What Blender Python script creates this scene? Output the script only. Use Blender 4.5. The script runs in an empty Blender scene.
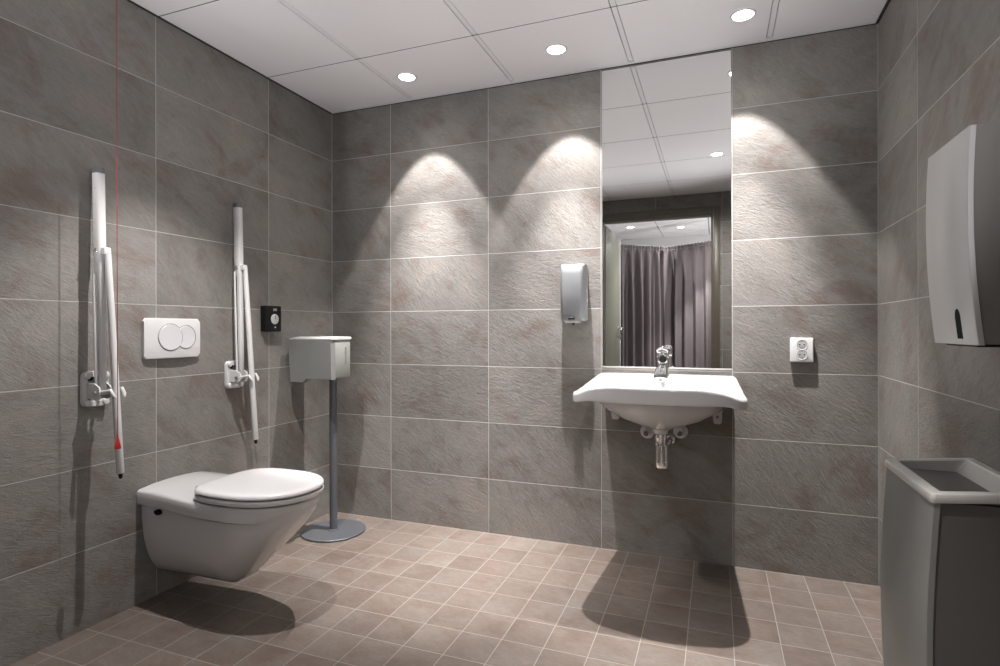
import bpy, bmesh, math, random
from mathutils import Vector, Matrix
random.seed(4)
PI = math.pi
scene = bpy.context.scene
COL = scene.collection

# ------------------------------------------------------------------ room measures (metres)
XL, XR, YB, CE = -2.133, 0.640, 2.785, 2.362      # left wall, right wall, back wall, ceiling
YR = -0.12                                        # rear wall (door wall, seen in the mirror)
DX0, DX1, DZ = -1.06, -0.04, 2.15                 # door opening

# ------------------------------------------------------------------ material helpers
class NT:
    def __init__(s, name):
        s.m = bpy.data.materials.new(name); s.m.use_nodes = True
        s.t = s.m.node_tree; s.n = s.t.nodes; s.l = s.t.links
        s.n.clear()
        s.out = s.n.new('ShaderNodeOutputMaterial')
    def node(s, typ, **kw):
        n = s.n.new(typ)
        for k, v in kw.items(): setattr(n, k, v)
        return n
    def put(s, sock, v):
        if isinstance(v, bpy.types.NodeSocket): s.l.new(v, sock)
        elif v is not None: sock.default_value = v
    def math(s, op, a, b=None, c=None, clamp=False):
        n = s.node('ShaderNodeMath', operation=op, use_clamp=clamp)
        s.put(n.inputs[0], a); s.put(n.inputs[1], b); s.put(n.inputs[2], c)
        return n.outputs[0]
    def mix(s, f, a, b, mode='MIX'):
        n = s.node('ShaderNodeMix', data_type='RGBA', blend_type=mode)
        s.put(n.inputs[0], f); s.put(n.inputs[6], a); s.put(n.inputs[7], b)
        return n.outputs[2]
    def noise(s, vec, scale, detail=4, rough=.5, dist=0.0):
        n = s.node('ShaderNodeTexNoise')
        s.put(n.inputs['Vector'], vec); n.inputs['Scale'].default_value = scale
        n.inputs['Detail'].default_value = detail; n.inputs['Roughness'].default_value = rough
        n.inputs['Distortion'].default_value = dist
        return n
    def ramp(s, f, stops):
        n = s.node('ShaderNodeValToRGB'); e = n.color_ramp.elements
        while len(e) < len(stops): e.new(.5)
        for i, (p, c) in enumerate(stops): e[i].position = p; e[i].color = c
        s.put(n.inputs[0], f); return n.outputs[0]
    def principled(s, color, rough=.5, metal=0.0, spec=.5, normal=None, coat=0.0):
        b = s.node('ShaderNodeBsdfPrincipled')
        s.put(b.inputs['Base Color'], color); s.put(b.inputs['Roughness'], rough)
        s.put(b.inputs['Metallic'], metal); s.put(b.inputs['Specular IOR Level'], spec)
        b.inputs['Coat Weight'].default_value = coat; b.inputs['Coat Roughness'].default_value = .05
        if normal is not None: s.l.new(normal, b.inputs['Normal'])
        s.l.new(b.outputs[0], s.out.inputs[0]); return b
    def bump(s, h, strength, dist):
        n = s.node('ShaderNodeBump'); n.inputs['Strength'].default_value = strength
        n.inputs['Distance'].default_value = dist; s.put(n.inputs['Height'], h)
        return n.outputs[0]

def C(r, g, b): return (r, g, b, 1)

def plain(name, col, rough=.4, metal=0.0, spec=.5, coat=0.0, grain=.04, scale=40, bump=0.0):
    """a one-colour material with a faint procedural mottling"""
    t = NT(name); tc = t.node('ShaderNodeTexCoord').outputs['Object']
    nz = t.noise(tc, scale, 3).outputs[0]
    f = t.math('MULTIPLY_ADD', nz, grain * 2, 1 - grain)
    v = t.node('ShaderNodeHueSaturation'); v.inputs['Color'].default_value = C(*col); t.put(v.inputs['Value'], f)
    nrm = t.bump(nz, bump, .001) if bump else None
    t.principled(v.outputs[0], rough, metal, spec, nrm, coat); return t.m

def tile(name, ua, va, u0, v0, pu, pv, g, dark, mid, light, grout, ang, stretch, bumpd, tone=.25, rough=.5, bs=.9):
    t = NT(name)
    pos = t.node('ShaderNodeNewGeometry').outputs['Position']
    sp = t.node('ShaderNodeSeparateXYZ'); t.put(sp.inputs[0], pos)
    def cell(axis, o, p):
        x = t.math('DIVIDE', t.math('SUBTRACT', sp.outputs[axis], o), p)
        f = t.math('FRACT', x)
        d = t.math('MULTIPLY', t.math('MINIMUM', f, t.math('SUBTRACT', 1.0, f)), p)
        return t.math('FLOOR', x), d
    iu, du = cell(ua, u0, pu); iv, dv = cell(va, v0, pv)
    d = t.math('MINIMUM', du, dv)
    mr = t.node('ShaderNodeMapRange'); t.put(mr.inputs[0], d)
    mr.inputs[1].default_value = g * .42; mr.inputs[2].default_value = g * .62
    mask = mr.outputs[0]
    cid = t.node('ShaderNodeCombineXYZ'); t.put(cid.inputs[0], iu); t.put(cid.inputs[1], iv); cid.inputs[2].default_value = ua * 3.7 + 1
    wn = t.node('ShaderNodeTexWhiteNoise', noise_dimensions='3D'); t.put(wn.inputs[0], cid.outputs[0])
    ws = t.node('ShaderNodeSeparateColor'); t.put(ws.inputs[0], wn.outputs['Color'])
    uv = t.node('ShaderNodeCombineXYZ'); t.put(uv.inputs[0], sp.outputs[ua]); t.put(uv.inputs[1], sp.outputs[va])
    off = t.node('ShaderNodeVectorMath', operation='MULTIPLY_ADD')
    t.put(off.inputs[0], wn.outputs['Color']); off.inputs[1].default_value = (9, 9, 9); t.put(off.inputs[2], uv.outputs[0])
    rot = t.node('ShaderNodeVectorRotate', rotation_type='Z_AXIS'); t.put(rot.inputs['Vector'], off.outputs[0])
    t.put(rot.inputs['Angle'], t.math('MULTIPLY_ADD', ws.outputs[0], ang * 1.4, ang * .3))
    sc = t.node('ShaderNodeVectorMath', operation='MULTIPLY'); t.put(sc.inputs[0], rot.outputs[0]); sc.inputs[1].default_value = (1, stretch, 1)
    ridge = t.noise(sc.outputs[0], 22, 8, .70, 1.2).outputs[0]
    fine = t.noise(sc.outputs[0], 60, 4, .6, .4).outputs[0]
    cloud = t.noise(off.outputs[0], 4.2, 6, .62, .8).outputs[0]
    cloud2 = t.noise(sc.outputs[0], 4.0, 5, .6, .5).outputs[0]
    base = t.ramp(t.math('MULTIPLY_ADD', cloud, .6, t.math('MULTIPLY', cloud2, .4)), [(.37, C(*dark)), (.5, C(*mid)), (.62, C(*light))])
    k = t.math('MULTIPLY_ADD', ws.outputs[1], tone, 1 - tone / 2)
    k = t.math('MULTIPLY', k, t.math('MULTIPLY_ADD', ridge, .7, .65))
    k = t.math('MULTIPLY', k, t.math('MULTIPLY_ADD', fine, .3, .85))
    hv = t.node('ShaderNodeHueSaturation'); t.put(hv.inputs['Color'], base); t.put(hv.inputs['Value'], k)
    colr = t.mix(mask, C(*grout), hv.outputs[0])
    h = t.math('MULTIPLY', t.math('MULTIPLY_ADD', fine, .3, ridge), mask)
    h = t.math('MULTIPLY_ADD', mask, .35, h)
    t.principled(colr, rough, 0, .35, t.bump(h, bs, bumpd)); return t.m

WD, WM, WL, WG = (.200, .162, .143), (.244, .236, .219), (.280, .254, .232), (.56, .545, .53)
M = {}
M['tile_back'] = tile('slate_tile_back', 0, 2, -1.729, .286, .600, .2995, .0031, WD, WM, WL, WG, .55, 3.2, .0033)
M['tile_left'] = tile('slate_tile_left', 1, 2, 1.653, .286, .622, .2995, .0031, WD, WM, WL, WG, .55, 3.2, .0030)
M['tile_right'] = tile('slate_tile_right', 1, 2, 2.295, .286, .600, .2995, .0031, WD, WM, WL, WG, .55, 3.2, .0030)
M['tile_rear'] = tile('slate_tile_rear', 0, 2, .056, .286, .600, .2995, .0031, WD, WM, WL, WG, .55, 3.2, .0030)
M['tile_floor'] = tile('floor_tile', 0, 1, .357, 2.62, .151, .1555, .0030,
                       (.142, .108, .089), (.174, .141, .119), (.188, .163, .143), (.32, .29, .26), .25, 2.2, .0016, tone=.16, rough=.42, bs=.6)
M['ceiling'] = plain('ceiling_panel_white', (.90, .89, .905), .38, grain=.01, scale=3)
M['ceil_bar'] = plain('ceiling_bar_white', (.84, .835, .845), .4, grain=.02)
M['ceil_gap_shade'] = plain('ceiling_gap_shade', (.02, .02, .02), .8)  # black colour stands in for the shade inside the ceiling gaps
M['ceramic'] = plain('white_ceramic', (.73, .72, .715), .12, spec=.55, coat=.4, grain=.008, scale=6)
M['seat'] = plain('white_seat_plastic', (.84, .83, .83), .2, spec=.5, grain=.008, scale=6)
M['white'] = plain('white_plastic', (.74, .735, .73), .28, grain=.01)
M['white_pc'] = plain('white_powder_coat', (.74, .735, .72), .3, grain=.02)
M['grey_cap'] = plain('grey_plastic', (.16, .17, .18), .4)
M['mid_grey'] = plain('recess_grey', (.22, .22, .22), .5)
M['button'] = plain('button_plastic', (.74, .74, .75), .22, grain=.01)
M['black'] = plain('black_plastic', (.009, .009, .010), .45, spec=.2)
M['rubber'] = plain('black_rubber', (.012, .012, .013), .8, spec=.1)
M['red'] = plain('red_plastic', (.62, .03, .025), .4)
M['red_cord'] = plain('red_cord', (.30, .035, .035), .6)
M['chrome'] = plain('chrome', (.88, .88, .89), .07, 1.0, grain=.01)
M['steel'] = plain('brushed_steel', (.60, .61, .62), .34, 1.0, grain=.05, scale=60)
M['soap_front'] = plain('soap_metal', (.27, .28, .29), .48, .2, grain=.04, scale=60)
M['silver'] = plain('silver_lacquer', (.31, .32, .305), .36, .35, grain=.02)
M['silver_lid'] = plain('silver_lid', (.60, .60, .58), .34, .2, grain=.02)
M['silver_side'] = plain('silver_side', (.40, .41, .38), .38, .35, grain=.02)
M['stand'] = plain('stand_grey', (.15, .16, .175), .36, .4, grain=.05)
M['towel_front'] = plain('towel_metal', (.58, .58, .57), .38, .3, grain=.02)
M['towel_side'] = plain('towel_plastic', (.22, .21, .20), .45, grain=.02)
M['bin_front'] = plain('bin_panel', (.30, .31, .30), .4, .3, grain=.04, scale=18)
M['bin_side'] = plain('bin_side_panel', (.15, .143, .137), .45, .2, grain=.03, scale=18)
M['bin_rim'] = plain('bin_rim_metal', (.66, .65, .62), .38, .2, grain=.03)
M['bin_inner'] = plain('bin_hopper_metal', (.50, .50, .48), .4, .4, grain=.03)
M['door_wood'] = plain('olive_frame', (.135, .116, .088), .35, grain=.12, scale=14)
M['door_leaf'] = plain('door_leaf_laminate', (.24, .245, .195), .35, grain=.05, scale=12)
M['hall_white'] = plain('hall_wall_paint', (.70, .70, .70), .6, grain=.02)
M['curtain'] = plain('mauve_grey_cloth', (.150, .130, .135), .75, spec=.2, grain=.1, scale=90, bump=.3)
M['silicone'] = plain('corner_joint', (.36, .36, .35), .5)
t = NT('mirror_glass'); t.principled(C(.90, .91, .90), .0, 1.0); M['mirror'] = t.m
t = NT('lamp_lens'); e = t.node('ShaderNodeEmission'); e.inputs[0].default_value = C(1, .97, .93); e.inputs[1].default_value = 14
t.l.new(e.outputs[0], t.out.inputs[0]); M['lens'] = t.m

# ------------------------------------------------------------------ mesh helpers
def finish(bm, name, mat, parent=None, ang=35):
    bmesh.ops.recalc_face_normals(bm, faces=bm.faces)
    if parent is not None:
        bmesh.ops.translate(bm, verts=bm.verts, vec=-Vector(parent.matrix_basis.translation) if parent.parent is None
                            else -(Vector(parent.matrix_basis.translation) + Vector(parent.parent.matrix_basis.translation)))
    me = bpy.data.meshes.new(name); bm.to_mesh(me); bm.free()
    me.materials.append(M[mat] if isinstance(mat, str) else mat)
    me.polygons.foreach_set('use_smooth', [True] * len(me.polygons))
    me.set_sharp_from_angle(angle=math.radians(ang))
    o = bpy.data.objects.new(name, me); COL.objects.link(o)
    if parent is not None: o.parent = parent
    return o

def thing(name, label, cat, loc, group=None):
    o = bpy.data.objects.new(name, None); COL.objects.link(o); o.location = loc
    o.empty_display_size = .05
    o['label'] = label; o['category'] = cat
    if group: o['group'] = group
    return o

def tag(o, label, cat, group=None):
    o['label'] = label; o['category'] = cat
    if group: o['group'] = group
    return o

def struct(o):
    o['kind'] = 'structure'; return o

def box(bm, a, b, bev=0.0, seg=3):
    r = bmesh.ops.create_cube(bm, size=1.0); vs = r['verts']
    a, b = Vector(a), Vector(b)
    for v in vs:
        v.co = Vector([(a[i] + b[i]) / 2 + v.co[i] * (b[i] - a[i]) for i in range(3)])
    if bev:
        es = list({e for v in vs for e in v.link_edges})
        bmesh.ops.bevel(bm, geom=es, offset=bev, segments=seg, affect='EDGES', profile=.5)

def rings(bm, rs, cap0=True, cap1=True, closed=True):
    """skin a list of equal-length point rings"""
    V = [[bm.verts.new(p) for p in r] for r in rs]; n = len(V[0])
    for i in range(len(V) - 1):
        for j in range(n if closed else n - 1):
            k = (j + 1) % n
            bm.faces.new((V[i][j], V[i][k], V[i + 1][k], V[i + 1][j]))
    if cap0: bm.faces.new(V[0][::-1])
    if cap1: bm.faces.new(V[-1])
    return V

def frame_of(d):
    d = d.normalized(); u = d.cross(Vector((0, 0, 1)))
    if u.length < 1e-4: u = d.cross(Vector((1, 0, 0)))
    u.normalize(); return u, u.cross(d).normalized()

def tube(bm, pts, r, n=16, caps=True, round_end=False):
    pts = [Vector(p) for p in pts]; rr = r if isinstance(r, (list, tuple)) else [r] * len(pts)
    rs = []
    for i, p in enumerate(pts):
        d = (pts[min(i + 1, len(pts) - 1)] - pts[max(i - 1, 0)]); u, v = frame_of(d)
        rs.append([p + (u * math.cos(a) + v * math.sin(a)) * rr[i] for a in [2 * PI * k / n for k in range(n)]])
    rings(bm, rs, caps, caps)

def lathe(bm, prof, origin, axis=(0, 0, 1), n=32, caps=True):
    """prof: list of (radius, distance along axis)"""
    ax = Vector(axis).normalized(); u, v = frame_of(ax); o = Vector(origin)
    rs = [[o + ax * h + (u * math.cos(a) + v * math.sin(a)) * max(r, 1e-5) for a in [2 * PI * k / n for k in range(n)]] for r, h in prof]
    rings(bm, rs, caps, caps)

def rrect(w, h, r, n=6):
    """rounded rectangle, centred, counter-clockwise"""
    P = []
    for cx, cy, a0 in ((w / 2 - r, h / 2 - r, 0), (-w / 2 + r, h / 2 - r, PI / 2), (-w / 2 + r, -h / 2 + r, PI), (w / 2 - r, -h / 2 + r, 1.5 * PI)):
        for k in range(n + 1):
            a = a0 + PI / 2 * k / n; P.append((cx + r * math.cos(a), cy + r * math.sin(a)))
    return P

def prism(bm, outline, f, t0, t1, bev=.002, grow=1.0):
    """outline (u,v) extruded along f(u,v,t) from t0 to t1, softened at the t1 rim"""
    n = len(outline)
    cx = sum(p[0] for p in outline) / n; cy = sum(p[1] for p in outline) / n
    def inset(d):
        out = []
        for i in range(n):
            a, b, c = outline[i - 1], outline[i], outline[(i + 1) % n]
            tx, ty = c[0] - a[0], c[1] - a[1]; L = math.hypot(tx, ty) or 1
            out.append((b[0] - ty / L * d, b[1] + tx / L * d))
        return out
    rs = [[f(u, v, t0) for u, v in outline]]
    if bev:
        for k in range(4):
            a = PI / 2 * k / 3
            rs.append([f(u, v, t1 - bev * (1 - math.sin(a))) for u, v in inset(bev * (1 - math.cos(a)))])
    else: rs.append([f(u, v, t1) for u, v in outline])
    rings(bm, rs)

def lerp(a, b, t): return a + (b - a) * t
def sstep(a, b, x):
    x = min(1, max(0, (x - a) / (b - a))); return x * x * (3 - 2 * x)

# ------------------------------------------------------------------ room shell
def slab(name, a, b, mat):
    bm = bmesh.new(); box(bm, a, b); return struct(finish(bm, name, mat))

slab('floor', (XL - .1, YR - .001, -.1), (XR + .1, YB + .1, 0), 'tile_floor')
slab('wall_back', (XL - .1, YB, 0), (XR + .1, YB + .1, 2.5), 'tile_back')
slab('wall_left', (XL - .1, YR, 0), (XL, YB, 2.5), 'tile_left')
slab('wall_right', (XR, YR, 0), (XR + .1, YB, 2.5), 'tile_right')
bm = bmesh.new()
box(bm, (XL - .1, YR - .1, 0), (DX0 - .03, YR, 2.5)); box(bm, (DX1 + .03, YR - .1, 0), (XR + .1, YR, 2.5)); box(bm, (DX0 - .03, YR - .1, DZ + .03), (DX1 + .03, YR, 2.5))
struct(finish(bm, 'wall_rear', 'tile_rear'))
# light joint beads in the two corners the camera sees
for i, x in ((1, XL), (2, XR)):
    bm = bmesh.new(); s = 1 if i == 1 else -1
    box(bm, (x, YB - .004, 0), (x + s * .004, YB, CE + .02)); struct(finish(bm, 'trim_%d' % i, 'silicone'))

# ceiling: panels between T bars, over a dark void
GX = [-1.577 + .6 * k - .6 for k in range(5)]; GX = [x for x in GX if XL + .01 < x < XR - .01]
GY = [2.26 - .6 * k for k in range(5)]; GY = [y for y in GY if YR + .05 < y]
bx = [XL + .012] + sum([[x - .013, x + .013] for x in GX], []) + [XR - .012]
by = [YB - .030] + sum([[y + .0022, y - .0022] for y in GY], []) + [YR + .012]
bm = bmesh.new()
for i in range(0, len(bx), 2):
    for j in range(0, len(by), 2):
        box(bm, (bx[i], by[j + 1], CE), (bx[i + 1], by[j], CE + .012), .0012, 1)
struct(finish(bm, 'ceiling', 'ceiling'))
bm = bmesh.new(); box(bm, (XL - .1, YR - .1, CE + .014), (XR + .1, YB + .1, CE + .08)); struct(finish(bm, 'ceiling.001', 'ceil_gap_shade'))
k = 3
for x in GX:
    bm = bmesh.new(); box(bm, (x - .0105, YR + .012, CE + .0015), (x + .0105, YB - .040, CE + .013), .001, 1)
    struct(finish(bm, 'trim_%d' % k, 'ceil_bar')); k += 1
bm = bmesh.new(); box(bm, (XL + .012, YB - .0285, CE), (XR - .012, YB - .007, CE + .012), .001, 1)
struct(finish(bm, 'trim_%d' % k, 'ceil_bar')); k += 1

for y in GY:
    bm = bmesh.new(); box(bm, (XL + .012, y - .0021, CE + .0006), (XR - .012, y + .0021, CE + .0125)); struct(finish(bm, 'trim_%d' % k, 'ceil_gap_shade')); k += 1  # black strip in each panel joint, painting the shade of the gap
for a_, b_ in (((XL, YR, CE - .001), (XL + .011, YB, CE + .013)), ((XR - .011, YR, CE - .001), (XR, YB, CE + .013)), ((XL + .011, YB - .0068, CE - .001), (XR - .011, YB, CE + .013))):
    bm = bmesh.new(); box(bm, a_, b_); struct(finish(bm, 'trim_%d' % k, 'ceil_gap_shade')); k += 1  # black edge strips stand in for the shaded gap along the walls

# door in the rear wall (seen in the mirror), opened outwards
dr = bpy.data.objects.new('door_1', None); COL.objects.link(dr); dr.location = (DX0, YR, 0); struct(dr)
bm = bmesh.new()
def jamb(x0, x1, z0, z1):
    box(bm, (x0, YR - .11, z0), (x1, YR + .018, z1), .005, 2)
jamb(DX0 - .075, DX0, 0, DZ + .085); jamb(DX1, DX1 + .075, 0, DZ + .085); jamb(DX0, DX1, DZ, DZ + .085)
box(bm, (DX0 - .03, YR + .016, 0), (DX0 - .012, YR + .026, DZ + .05), .003, 1); box(bm, (DX1 + .012, YR + .016, 0), (DX1 + .03, YR + .026, DZ + .05), .003, 1)
box(bm, (DX0 - .012, YR + .016, DZ + .02), (DX1 + .012, YR + .026, DZ + .038), .003, 1)
finish(bm, 'door_frame', 'door_wood', dr)
bm = bmesh.new(); box(bm, (DX0 - .035, YR - 1.06, .008), (DX0 + .005, YR - .125, DZ - .01), .003, 2)
leaf = finish(bm, 'door_leaf', 'door_leaf', dr)
bm = bmesh.new(); box(bm, (DX0 - .036, YR - 1.075, .008), (DX0 + .007, YR - 1.05, DZ - .01), .003, 2); finish(bm, 'edge_strip', 'hall_white', dr)
bm = bmesh.new(); hy = YR - .90
tube(bm, [(DX0 + .005, hy, 1.09), (DX0 + .050, hy, 1.09), (DX0 + .060, hy + .012, 1.09), (DX0 + .062, hy + .13, 1.09), (DX0 + .060, hy + .15, 1.07), (DX0 + .055, hy + .14, .99), (DX0 + .05, hy + .10, .97)], .011)
lathe(bm, [(.026, 0), (.026, .007)], (DX0 + .005, hy, 1.09), (1, 0, 0)); lathe(bm, [(.022, 0), (.022, .007)], (DX0 + .005, hy, .99), (1, 0, 0))
finish(bm, 'door_handle', 'steel', dr)

# hall beyond the door
slab('floor.001', (-1.75, -2.75, -.1), (1.4, YR - .001, 0), 'tile_floor')
bm = bmesh.new()
for hx0, hx1 in ((-1.75, -1.285), (-1.275, -.685), (-.675, -.085), (-.075, .515), (.525, 1.115), (1.125, 1.4)):
    for hy0, hy1 in ((-2.75, -2.285), (-2.28, -1.685), (-1.68, -1.085), (-1.08, -.485), (-.48, YR - .1)):
        box(bm, (hx0, hy0, CE), (hx1, hy1, CE + .012), .0012, 1)
struct(finish(bm, 'ceiling.002', 'ceiling'))
slab('ceiling.003', (-1.75, -2.75, CE + .014), (1.4, YR - .10, CE + .06), 'mid_grey')
slab('wall_hall_left', (-1.75, -2.75, 0), (-1.65, YR - .1, 2.45), 'hall_white')
slab('wall_hall_right', (1.3, -2.75, 0), (1.4, YR - .1, 2.45), 'hall_white')
slab('wall_hall_far', (-1.65, -2.75, 0), (1.3, -2.65, 2.45), 'hall_white')

def curtain(p0, p1, z1, pleats, seed, label, amp=.062):
    rnd = random.Random(seed)
    p0, p1 = Vector(p0), Vector(p1); d = (p1 - p0); L = d.length; d.normalize(); nrm = Vector((-d.y, d.x))
    N = pleats * 14; ph = [rnd.uniform(-.5, .5) for _ in range(pleats + 2)]; am = [rnd.uniform(.55, 1.15) for _ in range(pleats + 2)]
    t = thing('curtain', label, 'curtain', (p0.x, p0.y, 0), 'curtains in the hall')
    zs = [.03, .3, .7, 1.1, 1.5, 1.85, z1 - .09, z1 - .05, z1 - .02, z1 + .012]
    bm = bmesh.new(); rs = []
    for z in zs:
        hi = sstep(1.4, z1 - .06, z); ring = []
        for i in range(N + 1):
            s = i / N; k = s * pleats; a = int(k)
            A = amp * lerp(am[a], am[a + 1], k - a) * lerp(1.0, .42, hi)
            w = A * math.sin(2 * PI * k + ph[a] * (1 - hi)) + .16 * A * math.sin(4 * PI * k + seed + z * .4) * (1 - hi * .4)
            if z > z1 - .06: w = .007 * math.sin(2 * PI * k * 3) + .004 * math.sin(2 * PI * k)
            q = p0 + d * (s * L) + nrm * w
            ring.append(Vector((q.x, q.y, z + (.006 * math.sin(2 * PI * k * 3) if z > z1 - .03 else 0))))
        rs.append(ring)
    rings(bm, rs, False, False, closed=False)
    o = finish(bm, 'curtain_cloth', 'curtain', t, 180)
    sm = o.modifiers.new('thick', 'SOLIDIFY'); sm.thickness = .003
    ss = o.modifiers.new('sub', 'SUBSURF'); ss.levels = 1; ss.render_levels = 1
    bm = bmesh.new(); tube(bm, [(p0.x, p0.y, z1 - .035), (p1.x, p1.y, z1 - .035)], .005, 10); finish(bm, 'curtain_rod', 'grey_cap', t)
curtain((-1.50, -1.10), (-.607, -1.765), 2.10, 9, 3, 'dark mauve grey curtain left of the corner seen in the mirror')
curtain((-.72, -1.925), (.35, -1.25), 2.10, 9, 8, 'mauve grey curtain right of the corner, lit pale in the mirror')

# ------------------------------------------------------------------ ceiling lights
def downlight(x, y, label, z=CE):
    t = thing('ceiling_downlight', label, 'ceiling light', (x, y, z), 'recessed ceiling downlights')
    bm = bmesh.new(); n = 40
    prof = [(.0405, -.001), (.0405, -.004), (.043, -.0055), (.048, -.004), (.050, -.0002)]
    rs = [[Vector((x + r * math.cos(a), y + r * math.sin(a), z + h)) for a in [2 * PI * k / n for k in range(n)]] for r, h in prof]
    rings(bm, rs, False, False); finish(bm, 'trim_ring', 'white', t)
    bm = bmesh.new(); lathe(bm, [(.0405, 0), (.0405, .0015)], (x, y, z - .003)); finish(bm, 'lens', 'lens', t)

def lamp(name, x, y, power, half, tilt=0.0, blend=.12, z=CE - .012, radius=.022, col=(1, .955, .94), tx=0.0):
    l = bpy.data.lights.new(name, 'SPOT'); l.energy = power; l.spot_size = math.radians(half * 2); l.spot_blend = blend
    l.shadow_soft_size = radius; l.color = col
    o = bpy.data.objects.new(name, l); COL.objects.link(o); o.location = (x, y, z); o.rotation_euler = (math.radians(tilt), math.radians(tx), 0)

ROW = [(-1.459, 2.505, 'ceiling downlight nearest the left wall, above the dispenser corner'),
       (-.679, 2.505, 'middle of the three ceiling downlights along the tiled back wall'),
       (.106, 2.505, 'ceiling downlight right of the mirror top, above the washbasin')]
for x, y, lb in ROW:
    downlight(x, y, lb)
    lamp('washer_beam', x, y + .033, 45, 32, 8.5, .24, radius=.012)
    lamp('washer_core', x, y + .033, 215, 25.5, .5, .8, radius=.012)
    lamp('washer_spill', x, y, 4, 70, 0, 1.0)
downlight(.01, 1.134, 'ceiling downlight seen only in the mirror, in front of the doorway')
lamp('room_beam', .01, 1.134, 110, 26, -4, .5); lamp('room_spill', .01, 1.134, 85, 46, -38, .8)
downlight(-1.50, 1.60, 'ceiling downlight above the toilet, out of frame overhead')
lamp('room_beam', -1.50, 1.60, 98, 42, 0, .5, radius=.010); lamp('room_spill', -1.50, 1.60, 3, 78, 0, 1.0)
# added out-of-frame uplighters, not known in the room, that brighten the ceilings
def uplighter(x, y, z, sgn, label, power, aim):
    t = thing('fill_uplighter', label, 'fill lamp', (x, y, z), 'added ceiling fill uplighters')
    bm = bmesh.new(); rs = []
    for r_, h in ((.020, -.085), (.055, -.075), (.090, -.040), (.105, 0), (.100, 0), (.085, -.036), (.050, -.066)):
        rs.append([Vector((x + sgn * (.002 + r_ * max(0, math.sin(q))), y + r_ * 1.25 * math.cos(q), z + h)) for q in [PI * k / 24 for k in range(25)]])
    rings(bm, rs, True, True); finish(bm, 'shade', 'white_pc', t)
    bm = bmesh.new(); lathe(bm, [(.012, -.05), (.022, -.04), (.024, -.02), (.016, -.008), (.004, -.004)], (x + sgn * .045, y, z), (0, 0, 1), 20); finish(bm, 'bulb', 'lens', t)
    l = bpy.data.lights.new('fill_beam', 'SPOT'); l.energy = power; l.spot_size = math.radians(106); l.spot_blend = .9; l.shadow_soft_size = .03; l.color = (1, .97, .985)
    o = bpy.data.objects.new('fill_beam', l); COL.objects.link(o); o.location = (x + sgn * .045, y, z + .03)
    aim = Vector(aim) - o.location; o.rotation_euler = aim.to_track_quat('-Z', 'Y').to_euler()
uplighter(XL, .45, 1.15, 1, 'white half-bowl uplighter added as unseen ceiling fill on the left wall', 52, (-.65, 1.85, CE))
uplighter(XR, .45, 1.15, -1, 'white half-bowl uplighter added as unseen ceiling fill on the right wall', 52, (-.85, 1.85, CE))
uplighter(1.3, -.75, 1.35, -1, 'white half-bowl uplighter added as unseen ceiling fill in the hall', 150, (-.5, -1.7, CE))
for x, y, lb in [(-1.0, -1.66, 'left of the two hall ceiling lights in the mirror, over the curtain'), (-.41, -1.90, 'right of the two hall ceiling lights in the mirror, over the curtain'),
                 (-.12, -.98, 'hall ceiling light hidden above the door head, before the pale curtain')]:
    downlight(x, y, lb); lamp('hall_beam', x, y, 150 if y > -1 else 34, 31, -8, .4); lamp('hall_spill', x, y, 80, 80, 0, 1.0)

# ------------------------------------------------------------------ toilet
TY, TZ, TLn = 1.733, .452, .705
def P_t(s, y, z): return Vector((XL + .002 + s, TY + y, z))
LZ = .006
def t_top(s): return lerp(.452, .443, sstep(.0, .35, s))
def t_w(s):
    a = lerp(.166, .188, sstep(.04, .40, s)); s0 = .44
    if s > s0: a = .188 * max(0, 1 - ((s - s0) / (TLn - s0)) ** 2.25) ** (1 / 2.1)
    return a
def t_bot(s):
    if s < .39: return lerp(.080, .094, s / .39)
    return lerp(.094, .400, ((s - .39) / (TLn - .39)) ** 1.04)
toilet = thing('wall_hung_toilet', 'white wall-hung ceramic toilet with closed lid below the flush plate', 'toilet', (XL, TY, .1))
bm = bmesh.new(); rs = []
ST = [0, .003] + [.02 + .42 * k / 14 for k in range(15)] + [.44 + (TLn - .44) * math.sin(PI / 2 * k / 16) for k in range(1, 17)]
for s in ST:
    w = max(t_w(s), .004); top = t_top(s); b = t_bot(s); h = top - b; band = min(.060, .42 * h); ins = .020 * sstep(.0, .06, w)
    half = [(w - .016 * w / .2, top), (w - .005 * w / .2, top - .003), (w, top - .010), (w, top - band * .6), (w - ins * .12, top - band * .93), (w - ins, top - band * 1.10)]
    wl, hl = w - ins, h - band * 1.10
    for k in range(1, 11):
        a = PI / 2 * k / 11
        half.append((wl * math.cos(a) ** (.80), top - band * 1.10 - hl * math.sin(a) ** .92))
    crown = [w * c for c in (-.6, -.3, 0, .3, .6)]
    ring = [P_t(s, -y, z) for y, z in half] + [P_t(s, 0, b)] + [P_t(s, y, z) for y, z in reversed(half)]
    ring += [P_t(s, y, top + lerp(.012, .003, sstep(0, .3, s)) * (1 - (y / w) ** 2)) for y in reversed(crown)]
    rs.append(ring)
rings(bm, rs); finish(bm, 'bowl', 'ceramic', toilet, 50)
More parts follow.
